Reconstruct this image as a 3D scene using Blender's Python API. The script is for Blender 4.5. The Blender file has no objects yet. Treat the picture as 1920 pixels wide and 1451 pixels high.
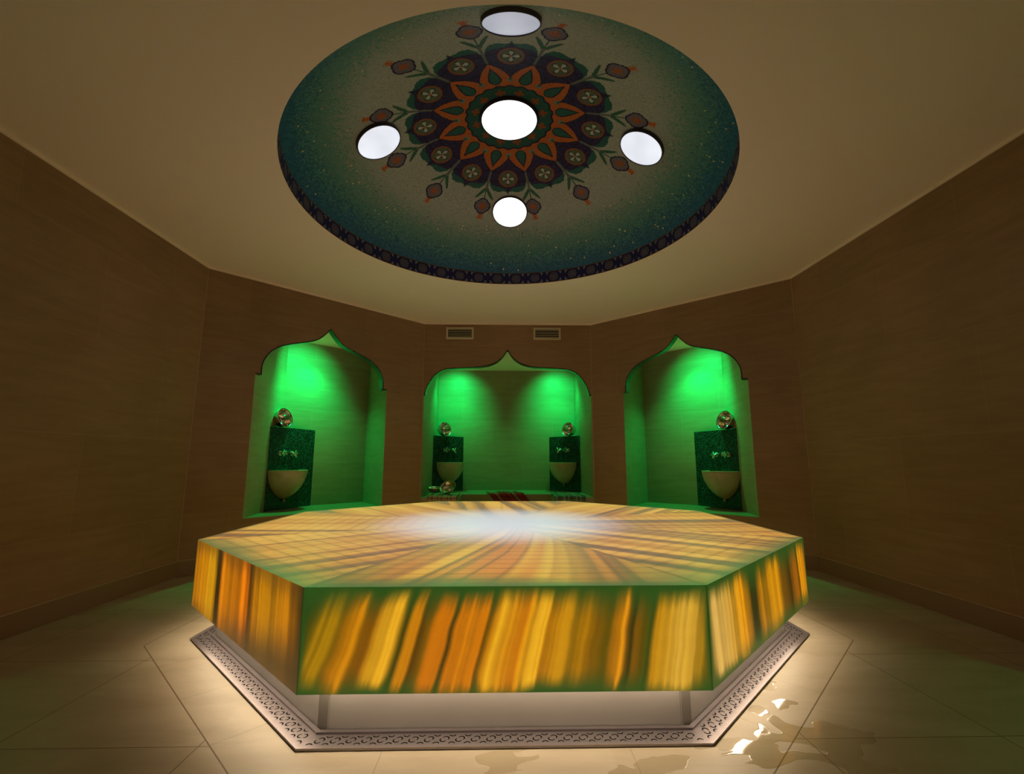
import bpy, bmesh, math, random
import numpy as np
from mathutils import Vector, Matrix
from math import sin, cos, pi, radians as rad, sqrt

# ------------------------------------------------------------------ camera, world, exposure
scene = bpy.context.scene
COL = scene.collection
cam_d = bpy.data.cameras.new('camera'); cam = bpy.data.objects.new('camera', cam_d); COL.objects.link(cam)
cam_d.sensor_width = 36; cam_d.lens = 36 * 867.1 / 1920; cam_d.clip_start = 0.02
YAW, PIT, ROL = -0.0228, 0.1572, 0.0005
F = Vector((-sin(YAW) * cos(PIT), cos(YAW) * cos(PIT), sin(PIT)))
R0 = Vector((cos(YAW), sin(YAW), 0)); U0 = R0.cross(F)
R_ = cos(ROL) * R0 + sin(ROL) * U0; U_ = -sin(ROL) * R0 + cos(ROL) * U0
cam.matrix_world = Matrix(((R_.x, U_.x, -F.x, -0.0212), (R_.y, U_.y, -F.y, -3.2945), (R_.z, U_.z, -F.z, 0.9222), (0, 0, 0, 1)))
scene.camera = cam
w = bpy.data.worlds.new('world'); scene.world = w; w.use_nodes = True
w.node_tree.nodes['Background'].inputs[0].default_value = (0, 0, 0, 1)
w.node_tree.nodes['Background'].inputs[1].default_value = 0
vs = scene.view_settings
scene.display_settings.display_device = 'sRGB'
vs.view_transform = 'Standard'; vs.look = 'None'; vs.gamma = 1; vs.use_curve_mapping = False
vs.exposure = 0.12

GREEN_POWER = 30.0          # green niche spots
CENTRE_POWER = 405.0        # cool white beam of the middle dome lamp
STRIP_STRENGTH = 17.0      # warm light strip below the slab
SLAB_GLOW = 0.72           # back-lit stone
LENS = {'centre': 3.0, 'far': 2.2, 'left': 0.80, 'right': 0.80, 'near': 0.37}

random.seed(7); rng = np.random.default_rng(11)

# ------------------------------------------------------------------ helpers: objects
def link(name, me, parent=None, mats=()):
    o = bpy.data.objects.new(name, me); COL.objects.link(o)
    for m in mats: me.materials.append(m)
    if parent is not None: o.parent = parent
    return o
def empty(name, label, cat, loc=(0, 0, 0), rz=0.0, group=None):
    o = bpy.data.objects.new(name, None); COL.objects.link(o)
    o.location = loc; o.rotation_euler = (0, 0, rz); o.empty_display_size = .05
    return tag(o, label, cat, group)
def tag(o, label, cat, group=None):
    o['label'] = label; o['category'] = cat
    if group: o['group'] = group
    return o
def struct(o):
    o['kind'] = 'structure'; return o
class MB:
    """collects faces into one mesh; uv optional, per face"""
    def __init__(s): s.v = []; s.f = []; s.uv = []; s.mi = []; s.sm = []
    def quad(s, pts, uv=None, mi=0, smooth=False):
        b = len(s.v); s.v += [tuple(p) for p in pts]; s.f.append(tuple(range(b, b + len(pts))))
        s.uv.append(uv or [(0, 0)] * len(pts)); s.mi.append(mi); s.sm.append(smooth)
    def grid(s, rows, mi=0, smooth=True, closed=False, flip=False):
        """rows: list of lists of points, shared vertices"""
        b = len(s.v); n = len(rows[0])
        for r in rows: s.v += [tuple(p) for p in r]
        for i in range(len(rows) - 1):
            for j in range(n if closed else n - 1):
                k = (j + 1) % n
                f = (b + i * n + j, b + i * n + k, b + (i + 1) * n + k, b + (i + 1) * n + j)
                s.f.append(f[::-1] if flip else f); s.uv.append([(0, 0)] * 4); s.mi.append(mi); s.sm.append(smooth)
    def box(s, c, h, mi=0, ax=None, uvs=False):
        c = Vector(c); X, Y, Z = ax or (Vector((1, 0, 0)), Vector((0, 1, 0)), Vector((0, 0, 1)))
        for (A, B, C_, a, b_, d) in ((X, Y, Z, h[0], h[1], h[2]), (Y, Z, X, h[1], h[2], h[0]), (Z, X, Y, h[2], h[0], h[1])):
            for sg in (1, -1):
                p = [c + sg * C_ * d + sg * A * a * i + B * b_ * j for i, j in ((-1, -1), (1, -1), (1, 1), (-1, 1))]
                s.quad(p, mi=mi)
    def lathe(s, prof, n=32, c=(0, 0, 0), a0=0, a1=2 * pi, mi=0, flip=False):
        rows = []
        cl = abs(a1 - a0 - 2 * pi) < 1e-6
        m = n if cl else n + 1
        for r, zz in prof:
            rows.append([(c[0] + r * cos(a0 + (a1 - a0) * j / n), c[1] + r * sin(a0 + (a1 - a0) * j / n), c[2] + zz) for j in range(m)])
        s.grid(rows, mi=mi, closed=cl, flip=flip)
    def tube(s, pts, rads, n=12, mi=0):
        pts = [Vector(p) for p in pts]
        if not hasattr(rads, '__len__'): rads = [rads] * len(pts)
        rows = []
        up = Vector((0, 0, 1))
        for i, p in enumerate(pts):
            t = (pts[min(i + 1, len(pts) - 1)] - pts[max(i - 1, 0)]).normalized()
            a = t.cross(up)
            if a.length < 1e-3: a = t.cross(Vector((1, 0, 0)))
            a.normalize(); b = a.cross(t)
            rows.append([p + rads[i] * (a * cos(2 * pi * k / n) + b * sin(2 * pi * k / n)) for k in range(n)])
        s.grid(rows, mi=mi, closed=True)
        for r, fl in ((rows[0], True), (rows[-1], False)):
            s.quad(r[::-1] if fl else r, mi=mi)
    def build(s, name, mats, parent=None, bevel=0, merge=True):
        me = bpy.data.meshes.new(name); me.from_pydata(s.v, [], s.f)
        uv = me.uv_layers.new(name='uv')
        uv.data.foreach_set('uv', [x for f in s.uv for p in f for x in p])
        me.polygons.foreach_set('material_index', s.mi); me.polygons.foreach_set('use_smooth', s.sm)
        if merge:
            bm = bmesh.new(); bm.from_mesh(me); bmesh.ops.remove_doubles(bm, verts=bm.verts, dist=1e-5); bm.to_mesh(me); bm.free()
        o = link(name, me, parent, mats if isinstance(mats, (list, tuple)) else [mats])
        if bevel:
            md = o.modifiers.new('bevel', 'BEVEL'); md.width = bevel; md.segments = 2; md.limit_method = 'ANGLE'; md.angle_limit = rad(40)
        return o
def grid_mesh(name, V, nr, nc, mats, parent=None, cols=None, closed=False, face_cols=None, smooth=False):
    """V (nr*nc,3) numpy grid; cols per vertex RGBA or face_cols per face RGBA"""
    i = np.arange(nr - 1)[:, None]; j = np.arange(nc if closed else nc - 1)[None]
    k = (j + 1) % nc
    Fq = np.stack([i * nc + j, i * nc + k, (i + 1) * nc + k, (i + 1) * nc + j], -1).reshape(-1, 4)
    me = bpy.data.meshes.new(name)
    me.vertices.add(len(V)); me.vertices.foreach_set('co', np.asarray(V, np.float32).ravel())
    me.loops.add(Fq.size); me.loops.foreach_set('vertex_index', Fq.ravel().astype(np.int32))
    me.polygons.add(len(Fq)); me.polygons.foreach_set('loop_start', np.arange(0, Fq.size, 4, dtype=np.int32))
    me.update(calc_edges=True)
    if smooth: me.polygons.foreach_set('use_smooth', np.ones(len(Fq), bool))
    if cols is not None:
        a = me.color_attributes.new('tint', 'FLOAT_COLOR', 'POINT'); a.data.foreach_set('color', np.asarray(cols, np.float32).ravel())
    if face_cols is not None:
        a = me.color_attributes.new('tint', 'FLOAT_COLOR', 'CORNER'); a.data.foreach_set('color', np.repeat(np.asarray(face_cols, np.float32), 4, 0).ravel())
    me.validate()
    return link(name, me, parent, mats)

# ------------------------------------------------------------------ helpers: materials
def S2L(c):
    return tuple(((x / 255) / 12.92 if x / 255 <= .04045 else ((x / 255 + .055) / 1.055) ** 2.4) for x in c)
class NT:
    def __init__(s, name):
        s.m = bpy.data.materials.new(name); s.m.use_nodes = True; s.t = s.m.node_tree; s.n = s.t.nodes
        s.b = s.n['Principled BSDF']
    def new(s, typ, **kw):
        x = s.n.new(typ)
        for k, v in kw.items(): setattr(x, k, v)
        return x
    def put(s, sock, v):
        if isinstance(v, bpy.types.NodeSocket): s.t.links.new(v, sock)
        elif v is not None:
            try: sock.default_value = v
            except Exception: sock.default_value = (*v, 1)
    def set(s, **kw):
        for k, v in kw.items(): s.put(s.b.inputs[k.replace('_', ' ')], v)
        return s
    def math(s, op, a, b=None, c=None):
        x = s.new('ShaderNodeMath', operation=op); s.put(x.inputs[0], a)
        if b is not None: s.put(x.inputs[1], b)
        if c is not None: s.put(x.inputs[2], c)
        return x.outputs[0]
    def mix(s, f, a, b, bt='MIX'):
        x = s.new('ShaderNodeMix', data_type='RGBA', blend_type=bt); s.put(x.inputs[0], f); s.put(x.inputs[6], a); s.put(x.inputs[7], b)
        return x.outputs[2]
    def coord(s, k='Object'): return s.new('ShaderNodeTexCoord').outputs[k]
    def mapping(s, v, sc=(1, 1, 1), rot=(0, 0, 0), loc=(0, 0, 0)):
        x = s.new('ShaderNodeMapping'); s.put(x.inputs[0], v); x.inputs[1].default_value = loc; x.inputs[2].default_value = rot; x.inputs[3].default_value = sc
        return x.outputs[0]
    def noise(s, v, sc, det=3, rough=.5, dist=0):
        x = s.new('ShaderNodeTexNoise'); s.put(x.inputs['Vector'], v); x.inputs['Scale'].default_value = sc; x.inputs['Detail'].default_value = det
        x.inputs['Roughness'].default_value = rough; x.inputs['Distortion'].default_value = dist
        return x.outputs[0]
    def ramp(s, f, stops):
        x = s.new('ShaderNodeValToRGB'); s.put(x.inputs[0], f); e = x.color_ramp.elements
        while len(e) < len(stops): e.new(.5)
        for el, (p, c) in zip(e, stops): el.position = p; el.color = (*c, 1) if len(c) == 3 else c
        return x.outputs[0]
    def rng(s, f, a, b, c=0, d=1, smooth=True):
        x = s.new('ShaderNodeMapRange', interpolation_type='SMOOTHSTEP' if smooth else 'LINEAR'); s.put(x.inputs[0], f)
        for i, v in enumerate((a, b, c, d)): x.inputs[i + 1].default_value = v
        return x.outputs[0]
    def xyz(s, v):
        x = s.new('ShaderNodeSeparateXYZ'); s.put(x.inputs[0], v); return x.outputs
    def comb(s, a, b, c=0.0):
        x = s.new('ShaderNodeCombineXYZ'); s.put(x.inputs[0], a); s.put(x.inputs[1], b); s.put(x.inputs[2], c); return x.outputs[0]
    def attr(s, n='tint'):
        return s.new('ShaderNodeAttribute', attribute_name=n).outputs
    def bump(s, h, st=.2, d=.01):
        x = s.new('ShaderNodeBump'); x.inputs['Strength'].default_value = st; x.inputs['Distance'].default_value = d; s.put(x.inputs['Height'], h)
        s.t.links.new(x.outputs[0], s.b.inputs['Normal'])
def plain(name, col, rough=.5, metal=0.0, spec=.5):
    n = NT(name); n.set(Base_Color=(*col, 1), Roughness=rough, Metallic=metal, Specular_IOR_Level=spec); return n.m
def glow(name, col, st):
    n = NT(name); n.set(Base_Color=(.6, .6, .6, 1), Emission_Color=(*col, 1), Emission_Strength=st, Roughness=.3); return n.m

def tile_material(name, c1, c2, tw, th, off, rough=.45, uv='UV', line=.0018, joint=(.62, .5, .36), offset=.5):
    """large honed stone tiles with hairline joints; uv in metres"""
    n = NT(name); u = n.coord('UV')
    b = n.new('ShaderNodeTexBrick'); n.put(b.inputs['Vector'], n.mapping(u, loc=off))
    b.offset = offset; b.inputs['Scale'].default_value = 1; b.inputs['Mortar Size'].default_value = line; b.inputs['Mortar Smooth'].default_value = .3
    b.inputs['Brick Width'].default_value = tw; b.inputs['Row Height'].default_value = th; b.inputs['Bias'].default_value = 0
    b.inputs['Color1'].default_value = (.94, .94, .94, 1); b.inputs['Color2'].default_value = (1.04, 1.04, 1.04, 1); b.inputs['Mortar'].default_value = (1, 1, 1, 1)
    band = n.noise(n.mapping(u, sc=(1.2, 9, 1)), 2.2, 5, .6, .4); cl = n.noise(u, 1.6, 3)
    f = n.math('ADD', n.math('MULTIPLY', band, .6), n.math('MULTIPLY', cl, .4))
    c = n.mix(n.rng(f, .3, .7), (*c1, 1), (*c2, 1)); c = n.mix(1, c, b.outputs[0], 'MULTIPLY')
    c = n.mix(b.outputs['Fac'], c, (*joint, 1))
    n.set(Base_Color=c, Roughness=rough, Specular_IOR_Level=.35)
    n.bump(n.math('MULTIPLY', b.outputs['Fac'], -1), .3, .002)
    return n.m

M_wall = tile_material('wall_tile', (.275, .165, .088), (.355, .222, .122), 1.2, .6, (.25, .12, 0), joint=(.36, .25, .155))
M_niche = tile_material('niche_tile', (.28, .24, .14), (.36, .31, .19), .9, .6, (.1, .3, 0), joint=(.42, .36, .23))
M_base = plain('baseboard_stone', (.22, .14, .08), .4)
M_trim = plain('pale_joint', (.52, .39, .25), .6)
n = NT('ceiling_plaster'); o = n.coord()
n.set(Base_Color=n.mix(n.noise(o, 1.1, 4), (.92, .77, .62, 1), (.96, .82, .67, 1)), Roughness=.85); M_ceil = n.m

# floor: square tiles, with an octagonal border tile around the drain, wet patches
n = NT('floor_tile'); o = n.coord(); X, Y, _ = n.xyz(o)
ax, ay = n.math('ABSOLUTE', X), n.math('ABSOLUTE', Y)
dg = n.math('MULTIPLY', n.math('ADD', ax, ay), .70711)
oct_ = n.math('MAXIMUM', n.math('MAXIMUM', ax, ay), dg)
def linef(v, period, off, wdt):
    q = n.math('PINGPONG', n.math('ADD', v, off), period / 2)
    return n.math('LESS_THAN', q, wdt)
gx = linef(X, .67, .335, .0016); gy = linef(Y, .67, .93, .0016)
outer = n.math('GREATER_THAN', oct_, 1.815)
grid_l = n.math('MULTIPLY', n.math('MAXIMUM', gx, gy), outer)
ring_l = n.math('LESS_THAN', n.math('ABSOLUTE', n.math('SUBTRACT', oct_, 1.815)), .0022)
along = n.math('MULTIPLY', n.math('SUBTRACT', ax, ay), .70711)
isd = n.math('GREATER_THAN', dg, n.math('MAXIMUM', ax, ay))
al = n.math('ADD', n.math('MULTIPLY', along, isd), n.math('MULTIPLY', n.math('MINIMUM', ax, ay), n.math('SUBTRACT', 1, isd)))
ring_j = n.math('MULTIPLY', linef(al, .42, .02, .0010), n.math('SUBTRACT', 1, outer))
lines = n.math('MAXIMUM', n.math('MAXIMUM', grid_l, ring_l), n.math('MULTIPLY', ring_j, .6))
tid = n.new('ShaderNodeTexWhiteNoise', noise_dimensions='3D')
n.put(tid.inputs[0], n.comb(n.math('FLOOR', n.math('DIVIDE', n.math('ADD', X, .335), .67)), n.math('FLOOR', n.math('DIVIDE', n.math('ADD', Y, .93), .67)), outer))
st = n.noise(n.mapping(o, sc=(1, 3, 1), rot=(0, 0, .5)), 2.0, 6, .6, .5)
c = n.mix(n.rng(st, .3, .72), (.40, .325, .225, 1), (.50, .42, .31, 1))
c = n.mix(n.math('MULTIPLY', tid.outputs[0], .25), c, (.33, .26, .17, 1))
c = n.mix(lines, c, (.13, .085, .04, 1))
dx = n.math('SUBTRACT', X, .86); dy = n.math('ADD', Y, 1.50)
dd = n.math('SQRT', n.math('ADD', n.math('MULTIPLY', dx, dx), n.math('MULTIPLY', n.math('MULTIPLY', dy, dy), 1.0)))
dx2 = n.math('SUBTRACT', X, .35); dy2 = n.math('ADD', Y, 1.78)
dd2 = n.math('SQRT', n.math('ADD', n.math('MULTIPLY', n.math('MULTIPLY', dx2, dx2), .12), n.math('MULTIPLY', dy2, dy2)))
near = n.math('MAXIMUM', n.rng(dd, .46, .12), n.rng(dd2, .22, .02))
wet = n.rng(n.math('ADD', n.math('MULTIPLY', n.noise(n.mapping(o, rot=(0, 0, .6), sc=(1, 1.7, 1)), 4.6, 2, .4, .7), 1.0), n.math('MULTIPLY', near, .12)), .60, .612)
wet = n.math('MULTIPLY', wet, n.math('GREATER_THAN', near, .05))
c = n.mix(n.math('MULTIPLY', wet, .35), c, (.34, .27, .15, 1))
n.set(Base_Color=c, Roughness=n.math('ADD', n.math('MULTIPLY', n.math('SUBTRACT', 1, wet), .43), .03), Specular_IOR_Level=.4)
hb = n.math('ADD', n.math('MULTIPLY', lines, -.6), n.math('MULTIPLY', wet, n.math('ADD', .5, n.math('MULTIPLY', n.noise(o, 7, 1), 2.5))))
n.bump(hb, .22, .004); M_floor = n.m

def mosaic_material(name, cols, size=.012, rough=.25, grout=(.02, .03, .025)):
    n = NT(name); u = n.mapping(n.coord('UV'), sc=(1 / size, 1 / size, 1))
    fl = n.new('ShaderNodeVectorMath', operation='FLOOR'); n.put(fl.inputs[0], u)
    wn = n.new('ShaderNodeTexWhiteNoise', noise_dimensions='2D'); n.put(wn.inputs[0], fl.outputs[0])
    fr = n.new('ShaderNodeVectorMath', operation='FRACTION'); n.put(fr.inputs[0], u); fx, fy, _ = n.xyz(fr.outputs[0])
    ed = n.math('MINIMUM', n.math('MINIMUM', fx, fy), n.math('MINIMUM', n.math('SUBTRACT', 1, fx), n.math('SUBTRACT', 1, fy)))
    k = len(cols)
    x = n.new('ShaderNodeValToRGB'); x.color_ramp.interpolation = 'CONSTANT'; n.put(x.inputs[0], wn.outputs[0])
    e = x.color_ramp.elements
    while len(e) < k: e.new(.5)
    for i, cc in enumerate(cols): e[i].position = i / k; e[i].color = (*cc, 1)
    n.set(Base_Color=n.mix(n.math('LESS_THAN', ed, .07), x.outputs[0], (*grout, 1)), Roughness=rough); return n.m
M_mos = mosaic_material('teal_mosaic', [(.008, .022, .026), (.012, .07, .075), (.010, .04, .04), (.02, .12, .115), (.006, .012, .014), (.012, .055, .055)])
M_arch = mosaic_material('dark_arch_mosaic', [(.008, .010, .018), (.02, .03, .03), (.004, .007, .011), (.035, .045, .035)], .012)
M_tess = NT('dome_mosaic'); a = M_tess.attr(); M_tess.set(Base_Color=a['Color'], Metallic=a['Alpha'], Roughness=.55, Specular_IOR_Level=.2); M_tess = M_tess.m
def onyx(name, stone, k):
    n = NT(name); a = n.attr()
    fine = n.rng(n.noise(n.coord(), 22, 4, .6), .2, .8, .90, 1.07, False)
    cc = n.mix(1, a['Color'], n.comb(fine, fine, fine), 'MULTIPLY')
    n.set(Base_Color=n.mix(k, cc, (*stone, 1)), Roughness=.3, Emission_Color=cc, Emission_Strength=SLAB_GLOW, Specular_IOR_Level=.4); return n.m
M_onyx = onyx('backlit_onyx', (.42, .40, .38), .5); M_onyx_top = onyx('backlit_onyx_top', (.74, .71, .68), .85)
n = NT('brushed_steel'); o = n.coord()
n.set(Base_Color=n.mix(n.noise(n.mapping(o, sc=(8, 8, 60)), 6, 4), (.28, .245, .26, 1), (.37, .32, .335, 1)), Metallic=.85, Roughness=.36); M_steel = n.m
n = NT('steel_sheet'); o = n.coord()
sp = n.rng(n.noise(o, 90, 2, .7), .70, .76)
n.set(Base_Color=n.mix(n.math('MULTIPLY', sp, .5), n.mix(n.noise(o, 5, 4), (.38, .35, .33, 1), (.46, .43, .41, 1)), (.75, .7, .62, 1)), Metallic=.1, Roughness=.5); M_plinth = n.m
M_post = plain('corner_steel', (.30, .275, .26), .45, .2)
M_slot = plain('drain_slot', (.012, .010, .010), .9, 0, .1)
M_chrome = plain('chrome', (.75, .76, .74), .12, 1)
M_bowlm = plain('hammered_metal', (.70, .68, .62), .14, 1)
n = NT('basin_marble'); o = n.coord()
n.set(Base_Color=n.mix(n.rng(n.noise(o, 5, 5, .6, .6), .35, .65), (.42, .33, .20, 1), (.55, .45, .30, 1)), Roughness=.3); M_basin = n.m
M_vent = plain('vent_frame', (.62, .53, .38), .6)
M_dark = plain('vent_recess', (.01, .01, .012), .9, 0, .1)
M_lampring = plain('lamp_housing', (.05, .04, .05), .6)
M_strip = glow('warm_strip', S2L((255, 232, 196)), STRIP_STRENGTH)

# ------------------------------------------------------------------ room shell
H = 2.617
PL, PA, PB, PR = (-2.615, .644), (-.980, 2.301), (1.090, 2.301), (2.676, .752)
FL, FR = (-2.62, -4.3), (2.68, -4.3)
DOME_C = (.025, -.400); DOME_R = 1.401
room = [FR, PR, PB, PA, PL, FL]            # counter-clockwise seen from above
m = MB(); m.quad([(x, y, 0) for x, y in [(-3, -4.7), (3, -4.7), (3, 4), (-3, 4)]])
struct(m.build('floor', M_floor))
def ray_room(a):
    d = Vector((cos(a), sin(a))); o = Vector(DOME_C); best = None
    for i in range(len(room)):
        p, q = Vector(room[i]), Vector(room[(i + 1) % len(room)]); e = q - p
        den = d.x * e.y - d.y * e.x
        if abs(den) < 1e-9: continue
        t = ((p - o).x * e.y - (p - o).y * e.x) / den; s = ((p - o).x * d.y - (p - o).y * d.x) / den
        if t > 0 and -1e-6 <= s <= 1 + 1e-6 and (best is None or t < best): best = t
    return o + d * best
angs = sorted([2 * pi * i / 180 for i in range(180)] + [math.atan2(y - DOME_C[1], x - DOME_C[0]) % (2 * pi) for x, y in room])
m = MB()
for i in range(len(angs)):
    a, b = angs[i], angs[(i + 1) % len(angs)]
    pa, pb = ray_room(a), ray_room(b)
    ca = (DOME_C[0] + DOME_R * cos(a), DOME_C[1] + DOME_R * sin(a)); cb = (DOME_C[0] + DOME_R * cos(b), DOME_C[1] + DOME_R * sin(b))
    m.quad([(*ca, H), (*cb, H), (*pb, H), (*pa, H)])
struct(m.build('ceiling', M_ceil))

def frame(e0, e1):
    e0, e1 = Vector((*e0, 0)), Vector((*e1, 0)); d = (e1 - e0); L = d.length; d.normalize(); out = Vector((-d.y, d.x, 0))
    return (lambda s, dep, z: e0 + d * s + out * dep + Vector((0, 0, z))), L, d, out
def crom(P, k=8):
    out = []
    for i in range(len(P) - 1):
        p0, p1, p2, p3 = (np.array(P[max(i - 1, 0)]), np.array(P[i]), np.array(P[i + 1]), np.array(P[min(i + 2, len(P) - 1)]))
        for j in range(k):
            t = j / k
            out.append(tuple(.5 * (2 * p1 + (p2 - p0) * t + (2 * p0 - 5 * p1 + 4 * p2 - p3) * t * t + (3 * p1 - p0 - 3 * p2 + p3) * t ** 3)))
    return out + [tuple(P[-1])]
def uvq(P, pts):                                                   # wall quad from (s,z) list
    return [P(s, 0, z) for s, z in pts], [(s, z) for s, z in pts]
def wall(name, e0, e1, arch=None, inner=None, sill=.42, ceil=2.285, uoff=0.0):
    P, L, d, out = frame(e0, e1)
    def q(mb, pts): mb.quad([P(s, 0, z) for s, z in pts], [(s + uoff, z) for s, z in pts])
    m = MB()
    if not arch:
        q(m, [(0, 0), (L, 0), (L, H), (0, H)]); return struct(m.build(name, M_wall)), None
    sc, hl, hr, zs, half, sl, sr = arch                             # centre, half widths, step height, half-profile
    left = crom([(sc - x, z) for x, z in half]); right = crom([(sc + x, z) for x, z in half])[::-1]
    curve = left + right[1:]
    sL, sR = sl, sr
    if sL > .001: q(m, [(0, 0), (sL, 0), (sL, H), (0, H)])
    if sR < L - .001: q(m, [(sR, 0), (L, 0), (L, H), (sR, H)])
    q(m, [(sL, 0), (sR, 0), (sR, sill), (sL, sill)])
    q(m, [(sL, zs), (curve[0][0], zs), (curve[0][0], H), (sL, H)]); q(m, [(curve[-1][0], zs), (sR, zs), (sR, H), (curve[-1][0], H)])
    for (s0, z0), (s1, z1) in zip(curve, curve[1:]):
        if s1 - s0 > 1e-6: q(m, [(s0, z0), (s1, z1), (s1, H), (s0, H)])
    wo = struct(m.build(name, M_wall))
    # mosaic soffit of the arch, with its thin face edge
    t = MB(); full = [(sL, zs)] + curve + [(sR, zs)]; acc = 0
    for (s0, z0), (s1, z1) in zip(full, full[1:]):
        l = math.hypot(s1 - s0, z1 - z0)
        t.quad([P(s0, -.003, z0), P(s1, -.003, z1), P(s1, .075, z1), P(s0, .075, z0)], [(acc, 0), (acc + l, 0), (acc + l, .078), (acc, .078)]); acc += l
    face = []
    for i, (s0, z0) in enumerate(full):
        a = full[max(i - 1, 0)]; b = full[min(i + 1, len(full) - 1)]
        tx, tz = b[0] - a[0], b[1] - a[1]; ll = math.hypot(tx, tz) or 1
        face.append((s0 - tz / ll * .009, z0 + tx / ll * .009))
    for i in range(len(full) - 1):
        t.quad([P(*(full[i][0], -.003, full[i][1])), P(full[i + 1][0], -.003, full[i + 1][1]), P(face[i + 1][0], -.003, face[i + 1][1]), P(face[i][0], -.003, face[i][1])],
               [(i * .011, 0), (i * .011 + .01, 0), (i * .011 + .01, .009), (i * .011, .009)])
    struct(t.build('arch_trim', M_arch, wo))
    # niche lining
    nl = MB(); acc = 0
    for (s0, d0), (s1, d1) in zip(inner, inner[1:]):
        l = math.hypot(s1 - s0, d1 - d0)
        nl.quad([P(s0, d0, sill), P(s1, d1, sill), P(s1, d1, ceil), P(s0, d0, ceil)], [(acc, sill), (acc + l, sill), (acc + l, ceil), (acc, ceil)]); acc += l
    nl.quad([P(s, dd, ceil) for s, dd in inner], mi=1)
    struct(nl.build('niche_lining', [M_niche, M_ceil], wo))
    return wo, P
HALF = [(.634, 1.71), (.638, 1.765), (.622, 1.85), (.572, 1.935), (.500, 1.995), (.400, 2.042), (.165, 2.122), (.074, 2.190), (0, 2.278)]
HALFC = [(1.0, 1.706), (.992, 1.765), (.955, 1.85), (.878, 1.955), (.776, 2.018), (.640, 2.036), (.340, 2.055), (.176, 2.096), (.075, 2.165), (0, 2.268)]
def sill_obj(P, inner, z, wo):
    m = MB(); m.quad([P(s, d, z) for s, d in inner], [(s, d) for s, d in inner])
    struct(m.build('niche_sill', M_niche, wo))
inL = [(.45, 0), (1.0, .75), (2.02, .75), (1.83, 0)]
wL, P_L = wall('wall_left_back', PL, PA, (1.14, 0, 0, 1.71, HALF, .45, 1.83), inL, .415, 2.285); sill_obj(P_L, inL, .415, wL)
# right wall runs from the back corner to the side corner
LR = math.hypot(PR[0] - PB[0], PR[1] - PB[1])
inR = [(LR - 1.79, 0), (LR - 1.92, .75), (LR - .92, .75), (LR - .42, 0)]
HALFR = [(x * .985, z - .008) for x, z in HALF]
wR, P_R = wall('wall_right_back', PB, PR, (LR - 1.155 + .03, 0, 0, 1.70, HALFR, LR - 1.79, LR - .44), inR, .405, 2.285, 3.0); sill_obj(P_R, inR, .405, wR)
inC = [(.012, 0), (.012, 1.34), (2.058, 1.34), (2.058, 0)]
wC, P_C = wall('wall_back', PA, PB, (1.03, 0, 0, 1.706, HALFC, .012, 2.058), inC, .30, 2.272, 6.0)
# stone seat in the centre niche: two side platforms and a set-back middle
SEAT = .488
m = MB()
u = [(.012, 0), (.45, 0), (.45, .52), (1.60, .52), (1.60, 0), (2.058, 0), (2.058, 1.34), (.012, 1.34)]
for poly in ([(.012, 0), (.45, 0), (.45, 1.34), (.012, 1.34)], [(.45, .52), (1.60, .52), (1.60, 1.34), (.45, 1.34)], [(1.60, 0), (2.058, 0), (2.058, 1.34), (1.60, 1.34)]):
    m.quad([P_C(s, d, SEAT) for s, d in poly], [(s, d) for s, d in poly])
for (s0, d0), (s1, d1) in zip(u[:5], u[1:6]):
    m.quad([P_C(s0, d0, .30), P_C(s1, d1, .30), P_C(s1, d1, SEAT), P_C(s0, d0, SEAT)], [(s0 + d0, .3), (s1 + d1, .3), (s1 + d1, SEAT), (s0 + d0, SEAT)])
m.quad([P_C(s, d, .30) for s, d in ((.45, 0), (1.6, 0), (1.6, .52), (.45, .52))])
struct(m.build('niche_sill', M_niche, wC))
# side walls; each has an unseen niche added for its green cast
LS = 4.3 + .644
inS = [(2.55, 0), (2.55, .55), (3.75, .55), (3.75, 0)]
HS = [(x * .94, z) for x, z in HALF]
wall_l, P_SL = wall('wall_left', FL, PL, (LS - 3.15, 0, 0, 1.71, HS, LS - 3.75, LS - 2.55), [(LS - 3.75, 0), (LS - 3.75, .55), (LS - 2.55, .55), (LS - 2.55, 0)], .42, 2.285, 9.0)
sill_obj(P_SL, [(LS - 3.75, 0), (LS - 3.75, .55), (LS - 2.55, .55), (LS - 2.55, 0)], .42, wall_l)
wall_r, P_SR = wall('wall_right', PR, FR, (3.15, 0, 0, 1.71, HS, 2.55, 3.75), inS, .42, 2.285, 12.0)
sill_obj(P_SR, inS, .42, wall_r)
wall('wall_front', FR, FL)

# baseboards and the pale joint below the ceiling
for i, (nm, a, b) in enumerate((('left', FL, PL), ('left_back', PL, PA), ('back', PA, PB), ('right_back', PB, PR), ('right', PR, FR))):
    P, L, d, out = frame(a, b)
    m = MB(); m.box(P(L / 2, -.004, .0605), (L / 2, .006, .0595), ax=(d, out, Vector((0, 0, 1))))
    struct(m.build('baseboard_' + nm, M_base))
    m = MB(); m.box(P(L / 2, -.004, .1225), (L / 2, .005, .0018), ax=(d, out, Vector((0, 0, 1))))
    m.box(P(L / 2, -.006, H - .011), (L / 2, .007, .010), mi=1, ax=(d, out, Vector((0, 0, 1))))
    if nm != 'left': m.box(P(0, -.001, 1.36), (.0018, .0025, 1.24), ax=(d, out, Vector((0, 0, 1))))
    struct(m.build('trim_%d' % (i + 1), [M_trim, M_ceil]))

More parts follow.
